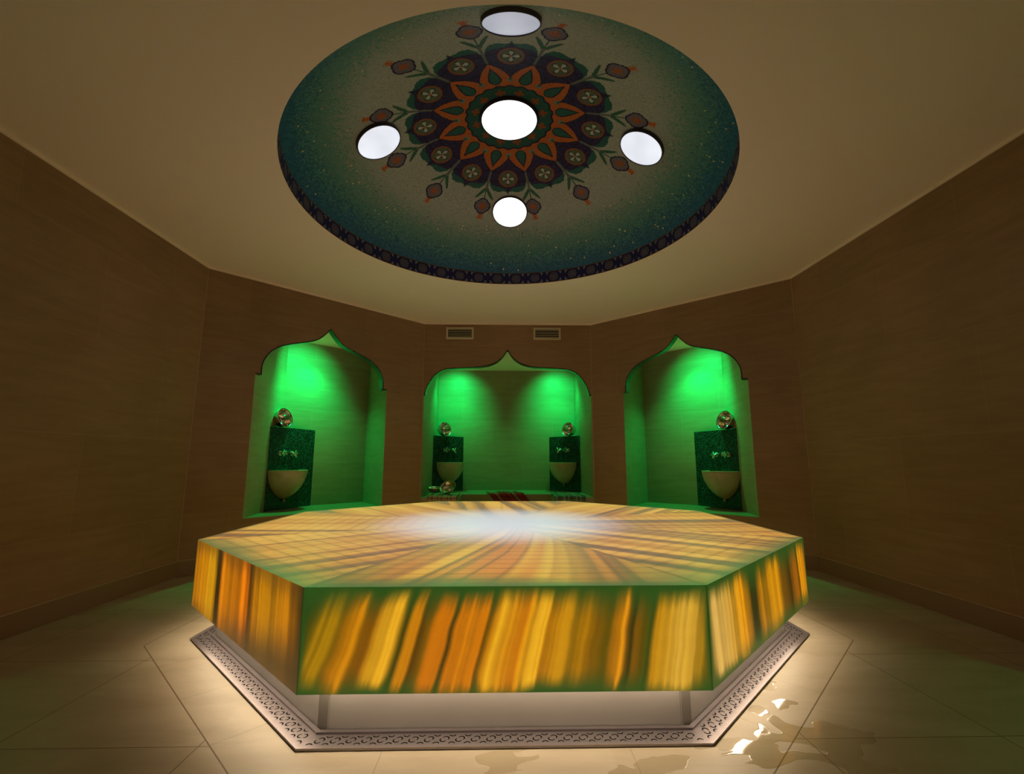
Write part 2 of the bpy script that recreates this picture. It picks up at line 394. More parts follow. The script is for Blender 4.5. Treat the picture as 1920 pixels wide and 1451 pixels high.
# ------------------------------------------------------------------ mosaic dome
RS = 2.04; CZ = 3.286 - RS
dome = empty('mosaic_dome', 'shallow round ceiling dome of teal and beige mosaic with an orange and navy flower rosette', 'dome', (DOME_C[0], DOME_C[1], H))
def ss(x, a, b):
    t = np.clip((x - a) / (b - a), 0, 1); return t * t * (3 - 2 * t)
def hash01(n): return rng.random(n)
BEIGE, GREENM, TEAL = np.array([.36, .37, .31]), np.array([.085, .22, .165]), np.array([.020, .105, .165])
NAVY, ORANGE, TGREEN, MAUVE, OLIVE, PALE, DGREEN, GREYST = [np.array(c) for c in
    ([.020, .012, .050], [.46, .115, .022], [.022, .105, .085], [.15, .125, .15], [.10, .115, .075], [.42, .46, .40], [.035, .115, .07], [.13, .14, .12])]
def pattern(r, th):
    N = len(r); rnd = hash01(N); rnd2 = hash01(N); rnd3 = hash01(N)
    c = np.zeros((N, 3)); metal = np.zeros(N)
    g1 = ss(r + (rnd2 - .5) * .22, .98, 1.20)[:, None]; g2 = ss(r + (rnd3 - .5) * .16, 1.20, 1.37)[:, None]
    c[:] = BEIGE * (1 - g1) + GREENM * g1; c = c * (1 - g2) + TEAL * g2
    dots = (rnd < .006) & (r > .8) & (r < 1.22); c[dots] *= .35
    gold = (rnd > .9970) & (r > 1.02) & (r < 1.38); c[gold] = [.95, .62, .22]; metal[gold] = 1.0
    A = np.degrees(th) - 90
    a = np.radians(((A + 15) % 30) - 15); b = np.radians((A % 30) - 15)
    ad, bd = np.abs(np.degrees(a)), np.abs(np.degrees(b))
    rc, tx = r * np.cos(a), r * np.sin(a)                            # petal axis
    rb, tb = r * np.cos(b), r * np.sin(b)                            # sprig axis
    def put(mask, col): c[mask] = col; metal[mask] = 0
    # sprigs
    stem = (np.abs(tb) < .005) & (rb > .60) & (rb < .80); put(stem, DGREEN)
    lx = (rb - .675) / .115; cen = .078 * np.clip(lx, 0, 1) ** 1.25; hw = .016 * np.sqrt(np.clip(lx * (1 - lx), 0, 1)) * 2
    put((lx > 0) & (lx < 1) & (np.abs(np.abs(tb) - cen) < hw), DGREEN)
    fx, fy = rb - .852, tb; fr = np.hypot(fx, fy); fa = np.arctan2(fy, fx); q4 = .052 + .011 * np.abs(np.cos(2 * fa)) ** .6
    tip = (rb > .90) & (rb < .968) & (np.abs(tb) < .008 + (rb - .90) * .30) & (((np.abs(tb) * 55) % 1 < .75) | (rb < .94)); put(tip, ORANGE)
    put(fr < q4 + .009, NAVY); put(fr < q4 - .002, MAUVE)
    put(fr < .030 * np.abs(np.cos(2 * fa)) ** .8 + .004, ORANGE * .8)
    # petals
    go = np.interp(ad, [0, 1.0, 3, 6, 10, 13, 15], [.728, .704, .700, .710, .702, .66, .585])
    no = np.interp(ad, [0, 1.5, 4, 8, 12, 14, 15], [.716, .686, .664, .660, .648, .620, .580])
    put(r < go, TGREEN); put(r < no, NAVY)
    speck = (r < no) & (r > .38) & (((r * 85) % 1) > .62) & (rnd > .45); put(speck, NAVY * 2.6 + .006)
    put((bd < .9) & (r > .52) & (r < .70), GREYST)
    md = np.hypot(rc - .583, tx); ma = np.arctan2(tx, rc - .583)
    put(md < .078, ORANGE * .62); put(md < .068, OLIVE)
    lobe = .050 * np.abs(np.cos(2 * ma)); put(md < lobe * 1.12 + .004, OLIVE * .25)
    put((md < lobe) & (md > .008) & (np.abs(np.cos(2 * ma)) > .72), PALE); put(md < .008, ORANGE)
    # star
    st_ = np.interp(bd, [0, 1.5, 4, 7, 10, 13, 15], [.524, .510, .488, .464, .434, .404, .378])
    put(r < st_ + .009, NAVY * .7); put(r < st_, ORANGE)
    vv = (ad < 3.2) & (r > .342) & (r < .385 - ad * .006); put(vv, PALE * .45); put((ad < 1.4) & (r > .36) & (r < .38), DGREEN)
    tt = np.clip((rb - .318) / .170, 0, 1); wdt = .045 * np.sin(np.pi * tt ** .62) * (1 - .25 * tt)
    tin = (rb > .318) & (rb < .488)
    put(tin & (np.abs(tb) < wdt), NAVY * .8); put((rb > .328) & (rb < .470) & (np.abs(tb) < wdt - .0095), TGREEN)
    sc_ = .282 + .014 * np.abs(np.cos(12 * np.radians(A)))
    put(r < sc_ + .013, NAVY * .7); put(r < sc_, TGREEN * .8)
    f2x, f2y = rb - .236, tb; f2 = np.hypot(f2x, f2y); f2a = np.arctan2(f2y, f2x)
    put(f2 < .034 * np.abs(np.cos(2 * f2a)) ** .55, ORANGE * .55)
    put(r < .212, NAVY)
    c *= (.78 + .44 * rnd2)[:, None]
    return np.clip(np.concatenate([c, metal[:, None]], 1), 0, 1)
for zi, (r0, r1, nseg, dr) in enumerate(((.10, .45, 480, .0055), (.45, 1.0, 1040, .0055), (1.0, DOME_R, 900, .0085))):
    rr = np.arange(r0, r1 - dr * .3, dr); rr = np.append(rr, r1); tt = np.linspace(0, 2 * pi, nseg, endpoint=False)
    RR, TT = np.meshgrid(rr, tt, indexing='ij')
    V = np.stack([RR * np.cos(TT), RR * np.sin(TT), CZ + np.sqrt(RS ** 2 - RR ** 2) - H], -1).reshape(-1, 3)
    rm = (rr[:-1] + rr[1:]) / 2; tm = tt + pi / nseg
    RM, TM = np.meshgrid(rm, tm, indexing='ij')
    grid_mesh(('rosette', 'flower_ring', 'dome_shell')[zi], V, len(rr), nseg, [M_tess], dome, closed=True, face_cols=pattern(RM.ravel(), TM.ravel()))
zt_ = CZ + sqrt(RS ** 2 - DOME_R ** 2) - H
NB = 48 * 30; zz = np.linspace(0, zt_, 15); tt = np.linspace(0, 2 * pi, NB, endpoint=False)
ZZ, TT = np.meshgrid(zz, tt, indexing='ij'); V = np.stack([DOME_R * np.cos(TT), DOME_R * np.sin(TT), ZZ], -1).reshape(-1, 3)
ZM, TM = np.meshgrid((zz[:-1] + zz[1:]) / 2, tt + pi / NB, indexing='ij'); zm, tm = ZM.ravel(), TM.ravel()
per = 2 * pi / 48; x = ((tm % per) - per / 2) * DOME_R; y = zm - zt_ / 2; fc = np.tile(NAVY * 1.3, (len(x), 1)); dd = np.hypot(x, y)
fc[dd < .050] = NAVY * .6; fc[dd < .044] = MAUVE * .75; fc[(dd < .032) & (dd > .026)] = MAUVE * .45; fc[dd < .010] = ORANGE * .5
cm = (np.abs(np.abs(x) - .066) < .006) & (np.abs(np.abs(y) - .036) < .012) | (np.abs(np.abs(x) - .060) < .012) & (np.abs(np.abs(y) - .045) < .005)
fc[cm] = PALE * .55; fc[np.abs(y) > zt_ / 2 - .007] = ORANGE * .35
fc *= (.8 + .4 * rng.random(len(x)))[:, None]
grid_mesh('frieze_band', V, 15, NB, [M_tess], dome, closed=True, face_cols=np.concatenate([fc, np.zeros((len(x), 1))], 1))

# lamps in the dome: short dark drums with a glowing round lens
def dome_lamp(x, y, rad_, depth, key, col, label):
    dx_, dy_ = x - DOME_C[0], y - DOME_C[1]
    nrm = Vector((-dx_, -dy_, -(sqrt(RS ** 2 - dx_ ** 2 - dy_ ** 2)))).normalized()       # into the room
    p = Vector((x, y, CZ + sqrt(RS ** 2 - dx_ ** 2 - dy_ ** 2)))
    t = empty('dome_lamp', label, 'lamp', p, group='round lamps in the dome')
    t.rotation_mode = 'QUATERNION'; t.rotation_quaternion = nrm.to_track_quat('Z', 'Y')
    m = MB(); m.lathe([(rad_ + .004, -.05), (rad_ + .006, depth), (rad_ + .002, depth + .003), (rad_ - .002, depth)], 64)
    m.build('lamp_housing', M_lampring, t)
    k = NT('lens_' + key); o = k.coord()
    cl = k.rng(k.noise(o, 5, 3, .5), .3, .7, .86, 1.08, False)
    k.set(Base_Color=(.6, .6, .62, 1), Roughness=.35, Emission_Color=(*col, 1), Emission_Strength=k.math('MULTIPLY', cl, LENS[key]))
    m = MB(); m.lathe([(rad_, depth - .004), (rad_ * .7, depth + .002), (rad_ * .35, depth + .004), (.0005, depth + .005)], 64)
    m.build('lens', k.m, t)
    return t, p, nrm
dome_lamp(.025, -.400, .193, .030, 'centre', (.93, .96, 1.0), 'largest round white lamp, at the centre of the orange dome rosette')
dome_lamp(.045, .480, .148, .022, 'far', (.95, .97, 1.0), 'round white dome lamp between the rosette and the back frieze')
dome_lamp(-.872, -.430, .150, .030, 'left', (.84, .88, 1.0), 'round pale dome lamp beside the rosette, leftmost of the five')
dome_lamp(.945, -.425, .150, .030, 'right', (.84, .88, 1.0), 'round pale dome lamp beside the rosette, rightmost of the five')
dome_lamp(.018, -1.345, .144, .025, 'near', (.72, .78, 1.0), 'round bluish dome lamp cut close by the near ceiling edge, topmost in the photo')
def spot(name, loc, target, power, col, ang, blend, r=.03):
    l = bpy.data.lights.new(name, 'SPOT'); l.energy = power; l.color = col; l.spot_size = rad(ang); l.spot_blend = blend; l.shadow_soft_size = r
    o = bpy.data.objects.new(name, l); COL.objects.link(o); o.location = loc
    o.rotation_euler = (Vector(target) - Vector(loc)).to_track_quat('-Z', 'Y').to_euler(); return o
spot('dome_beam', (.025, -.38, 3.22), (-.02, -.02, .5), CENTRE_POWER, (.80, .88, 1.0), 39, 1.0, .06)

spot('dome_beam', (.025, -.38, 3.22), (0, 0, .5), CENTRE_POWER * .11, (.82, .80, 1.0), 78, 1.0, .06)      # its wide, faint skirt

# ------------------------------------------------------------------ heated slab
ZT, ZB = .502, .172
slab = empty('belly_stone', 'large octagonal heated slab of glowing amber onyx in the middle of the room', 'slab')
K = lambda a: [(a * math.tan(pi / 8) * sx, -a) for sx in (-1, 1)]
def oct_pts(ap):                                                    # corner points, edge i between i and i+1; edge 0 is the front
    R = ap / cos(pi / 8); return [Vector((R * sin(rad(-22.5 + 45 * i)), -R * cos(rad(-22.5 + 45 * i)), 0)) for i in range(8)]
AP = 1.645
def srgb(a): return np.array([S2L(c) for c in a])
def stops(px, x0, x1):                                              # [(pixel, colour)] -> interpolator on 0..1
    t = np.array([(p - x0) / (x1 - x0) for p, _ in px]); c = srgb([q for _, q in px])
    return lambda u: np.stack([np.interp(u, t, c[:, k]) for k in range(3)], -1)
GRN = (50, 82, 22); DKG = (44, 62, 18); BRN = (120, 82, 10); AMB = (214, 142, 8); ORA = (224, 132, 8); YEL = (252, 188, 34); MUS = (188, 142, 8); OLV = (112, 98, 10); TAN = (224, 178, 58)
f_front = stops([(545, GRN), (566, OLV), (580, MUS), (596, (196, 150, 10)), (615, (150, 112, 8)), (630, (204, 134, 8)), (652, AMB), (664, (168, 112, 8)), (682, (176, 112, 8)), (698, YEL), (728, (255, 192, 40)), (738, (130, 104, 10)), (744, DKG), (752, AMB), (767, (236, 152, 12)), (774, BRN), (788, (150, 108, 10)), (800, ORA), (826, (220, 128, 10)), (834, DKG), (842, ORA), (870, (226, 138, 12)), (896, ORA), (902, BRN), (912, AMB), (925, YEL), (945, (240, 162, 20)), (972, (230, 138, 14)), (982, (236, 166, 20)), (1004, (254, 194, 40)), (1015, YEL), (1022, (204, 132, 10)), (1040, (222, 156, 16)), (1060, (228, 166, 22)), (1075, (176, 128, 10)), (1098, (196, 138, 10)), (1120, (150, 110, 10)), (1140, OLV), (1150, (206, 136, 12)), (1168, (226, 150, 18)), (1178, BRN), (1186, (44, 58, 14)), (1192, (150, 100, 10)), (1208, OLV), (1220, GRN), (1230, (206, 148, 16)), (1250, (224, 168, 34)), (1280, TAN), (1310, (220, 172, 50)), (1322, (186, 142, 24)), (1345, OLV)], 551, 1338)
f_left = stops([(362, AMB), (372, (206, 130, 6)), (384, (226, 150, 8)), (394, AMB), (402, (228, 168, 18)), (415, (222, 158, 12)), (420, (70, 52, 10)), (425, (60, 44, 8)), (430, ORA), (448, (206, 124, 6)), (466, (190, 110, 6)), (472, (238, 132, 8)), (480, (226, 118, 6)), (484, (96, 60, 8)), (490, (196, 124, 6)), (505, (216, 146, 8)), (520, (196, 132, 8)), (535, (222, 142, 8)), (548, (156, 98, 8)), (556, (60, 50, 10))], 362, 556)
f_right = stops([(1336, OLV), (1342, (226, 186, 92)), (1358, (226, 180, 76)), (1370, (212, 156, 30)), (1382, (244, 164, 10)), (1392, (150, 104, 10)), (1396, (42, 54, 14)), (1404, (60, 62, 14)), (1410, AMB), (1420, (160, 116, 8)), (1428, (220, 152, 6)), (1446, (226, 156, 8)), (1454, (140, 96, 8)), (1464, BRN), (1472, (66, 52, 8)), (1480, (160, 100, 8)), (1488, (196, 116, 6)), (1494, BRN), (1498, (244, 166, 12)), (1508, (236, 154, 10)), (1516, (150, 100, 8))], 1336, 1516)
f_gen = stops([(i * 10, c) for i, c in enumerate((AMB, (206, 134, 10), YEL, AMB, BRN, ORA, AMB, DKG, MUS, AMB, YEL, (150, 100, 8), ORA, AMB))], 0, 130)
def vnoise(x, seed):                                                # smooth 1-D value noise
    r = np.random.default_rng(seed).random(4096); i = np.floor(x).astype(int); f = x - i; f = f * f * (3 - 2 * f)
    return r[i % 4096] * (1 - f) + r[(i + 1) % 4096] * f
def vnoise2(x, y, seed):
    r = np.random.default_rng(seed).random((128, 128)); i = np.floor(x).astype(int); j = np.floor(y).astype(int); f = x - i; g = y - j
    f = f * f * (3 - 2 * f); g = g * g * (3 - 2 * g); i0, i1, j0, j1 = i % 128, (i + 1) % 128, j % 128, (j + 1) % 128
    return (r[i0, j0] * (1 - f) + r[i1, j0] * f) * (1 - g) + (r[i0, j1] * (1 - f) + r[i1, j1] * f) * g
Lgrn = np.array(S2L((40, 84, 26))); Ltop = np.array(S2L((72, 118, 62)))
C = oct_pts(AP)
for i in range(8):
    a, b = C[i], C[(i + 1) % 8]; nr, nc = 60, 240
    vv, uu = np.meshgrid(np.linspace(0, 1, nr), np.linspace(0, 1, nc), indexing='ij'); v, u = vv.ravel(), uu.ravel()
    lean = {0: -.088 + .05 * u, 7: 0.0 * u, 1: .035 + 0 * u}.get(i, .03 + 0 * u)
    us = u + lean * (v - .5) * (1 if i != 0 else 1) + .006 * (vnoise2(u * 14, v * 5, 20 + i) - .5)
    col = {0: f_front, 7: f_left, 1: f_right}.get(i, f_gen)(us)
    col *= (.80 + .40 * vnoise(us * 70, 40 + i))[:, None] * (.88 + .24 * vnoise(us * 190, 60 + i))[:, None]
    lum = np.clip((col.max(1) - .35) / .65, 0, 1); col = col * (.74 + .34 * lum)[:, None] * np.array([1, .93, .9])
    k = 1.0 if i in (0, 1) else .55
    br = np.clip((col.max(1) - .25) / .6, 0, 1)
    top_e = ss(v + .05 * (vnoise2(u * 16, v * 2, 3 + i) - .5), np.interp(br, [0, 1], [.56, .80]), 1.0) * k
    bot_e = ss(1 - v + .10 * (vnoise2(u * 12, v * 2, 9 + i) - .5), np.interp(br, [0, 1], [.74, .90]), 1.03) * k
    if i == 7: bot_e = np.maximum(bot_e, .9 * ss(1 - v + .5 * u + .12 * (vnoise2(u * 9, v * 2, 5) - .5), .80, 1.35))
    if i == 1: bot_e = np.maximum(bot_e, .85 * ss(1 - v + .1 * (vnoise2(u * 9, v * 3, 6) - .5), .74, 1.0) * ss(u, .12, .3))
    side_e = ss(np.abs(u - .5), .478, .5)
    gcol = Lgrn if i in (0, 1) else np.array(S2L((70, 54, 24)))  # weaker back light towards the panel edges, put into the colour
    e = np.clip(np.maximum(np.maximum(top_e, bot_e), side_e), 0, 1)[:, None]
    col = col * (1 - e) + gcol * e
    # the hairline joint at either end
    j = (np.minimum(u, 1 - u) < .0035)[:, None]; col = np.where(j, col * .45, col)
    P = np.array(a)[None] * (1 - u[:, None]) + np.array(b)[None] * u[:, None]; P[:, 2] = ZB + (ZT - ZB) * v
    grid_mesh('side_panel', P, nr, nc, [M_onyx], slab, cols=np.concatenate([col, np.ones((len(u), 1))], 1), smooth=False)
def top_colour(i, u, rr, X, Y):
    """u along the edge in metres (0 = middle), rr distance from the centre along the edge normal"""
    if i == 0:
        sh = np.interp(u, [-.7, 0, .35, .7], [.42, .34, .06, -.14])
        ue = u - sh * (AP - rr); col = f_front(np.clip((ue / (AP * math.tan(pi / 8)) + 1) / 2, 0, 1)); col = col * .9 + col.mean(0) * .1
    else:
        sh = (0, .10, .05, .2, .15, -.2, -.05, -.12)[i]
        ue = u + sh * (AP - rr) + .02 * (vnoise2(u * 5, rr * 3, 70 + i) - .5)
        base = vnoise(ue * 11 + 30 * i, 80 + i) * .6 + vnoise(ue * 29 + 7 * i, 90 + i) * .4
        t = np.interp(base, [.20, .34, .44, .55, .70, .85], [.0, .24, .46, .62, .84, 1])
        pal = srgb([(74, 76, 48), (124, 90, 40), (196, 132, 24), (222, 158, 40), (236, 178, 56), (250, 194, 70)])
        col = np.stack([np.interp(t, np.linspace(0, 1, 6), pal[:, k]) for k in range(3)], -1)
        vein = np.abs(vnoise(ue * 7.5 + 11 * i, 110 + i) - .5) < .016; col = np.where(vein[:, None], col * .34, col)
    # soften saturation: pinkish haze of the cool light mixed into the colour
    col = col * .72 + np.array(S2L((214, 138, 92))) * .28
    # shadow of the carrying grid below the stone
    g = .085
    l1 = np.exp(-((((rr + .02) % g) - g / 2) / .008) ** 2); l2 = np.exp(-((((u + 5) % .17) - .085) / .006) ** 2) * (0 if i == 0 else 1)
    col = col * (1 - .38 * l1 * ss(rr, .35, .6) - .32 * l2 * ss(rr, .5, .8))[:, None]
    return col
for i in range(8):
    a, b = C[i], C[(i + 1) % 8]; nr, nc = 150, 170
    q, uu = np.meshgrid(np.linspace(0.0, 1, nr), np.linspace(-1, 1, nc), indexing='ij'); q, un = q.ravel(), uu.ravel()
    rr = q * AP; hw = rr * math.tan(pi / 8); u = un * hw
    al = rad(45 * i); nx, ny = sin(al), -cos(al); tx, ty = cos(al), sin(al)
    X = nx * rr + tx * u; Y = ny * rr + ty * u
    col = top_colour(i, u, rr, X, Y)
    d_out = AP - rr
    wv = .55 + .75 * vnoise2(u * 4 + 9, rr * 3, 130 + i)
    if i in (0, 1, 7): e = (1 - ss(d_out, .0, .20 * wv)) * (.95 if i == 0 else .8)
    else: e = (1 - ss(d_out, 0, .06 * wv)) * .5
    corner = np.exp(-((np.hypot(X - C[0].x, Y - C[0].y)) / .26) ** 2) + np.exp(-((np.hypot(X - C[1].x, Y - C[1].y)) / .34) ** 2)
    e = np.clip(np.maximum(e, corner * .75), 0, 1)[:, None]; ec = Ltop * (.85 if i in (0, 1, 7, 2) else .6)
    col = col * (1 - e) + ec * e  # green edge: stone tone and green reflection both put into the colour
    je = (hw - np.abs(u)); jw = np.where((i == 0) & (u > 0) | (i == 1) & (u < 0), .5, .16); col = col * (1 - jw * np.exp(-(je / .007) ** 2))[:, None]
    # glow dimmed in the colour so the beam's patch in the middle stays white
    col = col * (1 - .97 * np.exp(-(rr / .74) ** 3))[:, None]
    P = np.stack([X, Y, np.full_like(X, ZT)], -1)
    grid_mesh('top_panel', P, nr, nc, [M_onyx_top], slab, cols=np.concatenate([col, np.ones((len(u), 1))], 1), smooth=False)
# underside with a set-up recess, the light strip in it, plinth
RZ = ZB + .042
m = MB()
for (p0, z0, p1, z1) in ((AP, ZB, 1.622, ZB), (1.622, ZB, 1.622, RZ), (1.622, RZ, 1.45, RZ)):
    A, B = oct_pts(p0), oct_pts(p1)
    for i in range(8):
        k = (i + 1) % 8; m.quad([A[i] + Vector((0, 0, z0)), B[i] + Vector((0, 0, z1)), B[k] + Vector((0, 0, z1)), A[k] + Vector((0, 0, z0))])
m.build('underside', M_plinth, slab)
m = MB(); A, B = oct_pts(1.578), oct_pts(1.548)
for i in range(8):                                                  # tilted outwards
    k = (i + 1) % 8; z = Vector((0, 0, RZ - .004)); z2 = Vector((0, 0, RZ - .014)); m.quad([A[i] + z, B[i] + z2, B[k] + z2, A[k] + z])
o = m.build('light_strip', M_strip, slab); o['label'] = 'warm white light strip tucked under the overhang'
A = oct_pts(1.535)
for i in range(8):
    k = (i + 1) % 8
    m = MB(); t = (A[k] - A[i]).normalized(); nn = Vector((t.y, -t.x, 0)); mid = (A[i] + A[k]) / 2; L = (A[k] - A[i]).length
    m.box(mid - nn * .01 + Vector((0, 0, RZ / 2)), (L / 2 - .026, .008, RZ / 2 - .001), ax=(t, nn, Vector((0, 0, 1))))
    pl = m.build('plinth_panel', M_plinth, slab)
    m = MB(); t2 = (t + (A[i] - A[i - 1]).normalized()).normalized()
    m.box(A[i] * .991 + Vector((0, 0, RZ / 2)), (.022, .007, RZ / 2 - .002), ax=(t2, Vector((t2.y, -t2.x, 0)), Vector((0, 0, 1))))
    m.build('corner_post', M_post, slab, bevel=.002)

# ------------------------------------------------------------------ drain channel around the slab
drain = empty('drain_channel', 'octagonal brushed steel drain channel with curled slots in the floor around the glowing slab', 'drain')
def arc(mb, O, t, nn, cx, cy, r, w_, a0, a1, z):
    k = 9; pr = None
    for j in range(k + 1):
        an = a0 + (a1 - a0) * j / k; e = w_ / 2 * min(1, .45 + 2.2 * min(j, k - j) / k)
        p = [O + t * (cx + (r + s * e) * cos(an)) + nn * (cy + (r + s * e) * sin(an)) + Vector((0, 0, z)) for s in (-1, 1)]
        if pr: mb.quad([pr[0], pr[1], p[1], p[0]], mi=1)
        pr = p
ro, ri = 1.634, 1.540
A, B = oct_pts(ro), oct_pts(ri)
for i in range(8):
    k = (i + 1) % 8; t = (A[k] - A[i]).normalized(); nn = Vector((t.y, -t.x, 0)); mid = nn * (ro + ri) / 2
    m = MB(); z = Vector((0, 0, .006))
    A2, B2 = oct_pts(ro - .006), oct_pts(ri + .012)
    m.quad([A2[i] + z, A2[k] + z, B2[k] + z, B2[i] + z])
    L2 = (A2[k] - A2[i]).length / 2; per = .0515; nmot = int(2 * L2 / per)
    for s in range(-nmot // 2 - 1, nmot // 2 + 2):
        for (cx, cy, r, a0, a1) in ((s * per + .0045, -.0045, .0098, rad(-165), rad(55)), (s * per - .0045, .0045, .0098, rad(15), rad(235)),
                                    (s * per + .0257, -.0270, .0105, rad(10), rad(165)), (s * per + .0257, .0270, .0105, rad(190), rad(345))):
            lim = L2 - .026 + cy * math.tan(pi / 8)
            if abs(cx) + .008 < lim: arc(m, mid, t, nn, cx, cy, r, .0050, a0, a1, .0066)
    m.build('grate', [M_steel, M_slot], drain, merge=False)
    m = MB()
    for (p0, p1, z0, z1) in ((ro, ro, .0, .009), (ro, ro - .006, .009, .009), (ro - .006, ro - .006, .009, .003), (ri + .012, ri + .012, .003, .013), (ri + .012, ri, .013, .013), (ri, ri - .004, .013, .013)):
        Q0, Q1 = oct_pts(p0), oct_pts(p1)
        m.quad([Q0[i] + Vector((0, 0, z0)), Q0[k] + Vector((0, 0, z0)), Q1[k] + Vector((0, 0, z1)), Q1[i] + Vector((0, 0, z1))])
    m.build('channel_frame', M_steel, drain)

# ------------------------------------------------------------------ wash basins in the niches
def basin_unit(pa, pb, z0, height, label, spout_dx, bw=.185, bz=.52):
    """pa, pb: left and right foot of the face as seen from the room"""
    pa, pb = Vector((*pa, 0)), Vector((*pb, 0)); t = (pb - pa); L = t.length; t.normalize(); nn = Vector((t.y, -t.x, 0)); mid = (pa + pb) / 2
    ang = math.atan2(t.y, t.x)
    u_ = empty('wash_basin', label, 'wash basin', (mid.x, mid.y, z0), ang, 'stone wash basins in the niches')
    # local: +x to the right along the face, -y towards the room
    m = MB(); h = L / 2
    m.quad([(-h, 0, 0), (h, 0, 0), (h, 0, height), (-h, 0, height)], [(0, 0), (L, 0), (L, height), (0, height)])
    m.quad([(-h, 0, height), (h, 0, height), (0, h * .42, height)], [(0, 0), (L, 0), (h, h)])
    m.quad([(h, 0, 0), (0, h * .42, 0), (0, h * .42, height), (h, 0, height)], [(0, 0), (h, 0), (h, height), (0, height)])
    m.quad([(0, h * .42, 0), (-h, 0, 0), (-h, 0, height), (0, h * .42, height)], [(0, 0), (h, 0), (h, height), (0, height)])
    m.build('mosaic_pedestal', M_mos, u_)
    m = MB(); n_ = 28; hb = .30
    prof = [(max(.004, bw * (1 - q ** 1.9) ** .62), -hb * q) for q in [1 - (k / 16) ** 1.7 for k in range(16)]] + [(bw, -.012), (bw + .004, -.008), (bw + .004, 0), (bw - .014, 0), (bw - .022, -.03), (bw - .05, -.10), (.08, -.15), (.004, -.165)]
    rows = [[(r * cos(pi + pi * j / n_), r * sin(pi + pi * j / n_) * 1.0, bz + z) for j in range(n_ + 1)] for r, z in prof]
    m.grid(rows); bo = m.build('bowl', M_basin, u_)
    m = MB(); m.lathe([(.0005, -.032), (.010, -.026), (.014, -.015), (.011, -.004), (.017, .004)], 14, (0, -.018, bz - hb)); m.build('finial', M_basin, bo)
    zt = bz + .175
    for sx in (-.085, .085):
        m = MB(); m.tube([(sx, .002, zt), (sx, -.012, zt)], .027, 16); m.tube([(sx, -.012, zt), (sx, -.045, zt)], .016, 12)
        m.tube([(sx, -.045, zt), (sx, -.062, zt)], [.025, .021], 14)
        m.tube([(sx - .034, -.053, zt), (sx + .034, -.053, zt)], .008, 8); m.tube([(sx, -.053, zt - .034), (sx, -.053, zt + .034)], .008, 8)
        m.build('tap_handle', M_chrome, u_)
    m = MB(); m.tube([(0, .002, zt + .004), (0, -.012, zt + .004)], .022, 16)
    m.tube([(0, -.012, zt + .004), (0, -.05, zt + .006), (.0 + spout_dx * .2, -.085, zt + .002), (spout_dx * .6, -.105, zt - .016), (spout_dx, -.112, zt - .04)], [.017, .016, .015, .014, .013], 12)
    m.build('spout', M_chrome, u_)
    return u_, mid, t, nn
def bowl(loc, yaw, tilt, R, label, group, sc=1.0):
    """a round metal wash bowl with raised centre, standing on its rim"""
    t = empty('metal_bowl', label, 'bowl', loc, yaw, group)
    m = MB(); prof = [(.0005, .012), (R * .16, .012), (R * .22, .004), (R * .30, 0), (R * .62, .004), (R * .82, .022), (R * .92, .050), (R * 1.0, .056), (R * 1.015, .060), (R, .062), (R * .90, .055), (R * .80, .027), (R * .60, .009), (R * .30, .005), (R * .22, .009), (R * .15, .018), (.0005, .019)]
    prof = [(a_, b_ * sc) for a_, b_ in prof]; m.lathe(prof, 40)
    M4 = Matrix.Rotation(tilt, 4, 'X')
    m.v = [tuple(M4 @ Vector(p)) for p in m.v]; zmin = min(p[2] for p in m.v); m.v = [(p[0], p[1], p[2] - zmin) for p in m.v]
    m.build('bowl_body', M_bowlm, t)
    return t
# left niche
cL = P_L(1.0, .75, 0); pa = (cL.x + .004, cL.y - .57); pbv = P_L(1.0 + .37, .745, 0); pb = (pbv.x, pbv.y)
basin_unit(pa, pb, .415, .85, 'beige stone basin on teal mosaic block in the left-hand green niche', .03, .225, .405)
cR = P_R(LR - .92, .75, 0); pbr = (cR.x - .004, cR.y - .57); par = P_R(LR - .92 - .37, .745, 0)
basin_unit((par.x, par.y), pbr, .405, .85, 'beige stone basin on teal mosaic block in the right-hand green niche', -.03, .225, .405)
yb = P_C(0, 1.336, 0).y; xl = PA[0] + .016; xr = PA[0] + 2.054
basin_unit((xl, yb - .46), (xl + .38, yb), SEAT, .775, 'beige stone basin in the left corner of the wide middle niche', .03, .225, .405)
basin_unit((xr - .38, yb), (xr, yb - .46), SEAT, .775, 'beige stone basin in the right corner of the wide middle niche', -.03, .225, .405)
for (pA, pB, z, lab, fr) in ((pa, pb, .415, 'round metal bowl on edge atop the mosaic block in the left-hand niche', .40), ((par.x, par.y), pbr, .405, 'round metal bowl on edge atop the mosaic block in the right-hand niche', .60),
                             ((xl, yb - .46), (xl + .38, yb), SEAT, 'metal bowl on edge atop the left mosaic block of the middle niche', .33), ((xr - .38, yb), (xr, yb - .46), SEAT, 'metal bowl on edge atop the right mosaic block of the middle niche', .67)):
    a, b = Vector((*pA, 0)), Vector((*pB, 0)); t = (b - a).normalized(); nn = Vector((t.y, -t.x, 0)); p = a.lerp(b, fr) - nn * .075
    bowl((p.x, p.y, z + (.85 if fr in (.40, .60) else .775)), math.atan2(t.y, t.x), rad(74), .104 if fr in (.40, .60) else .102, lab, 'metal bowls on the mosaic blocks', 1.9)

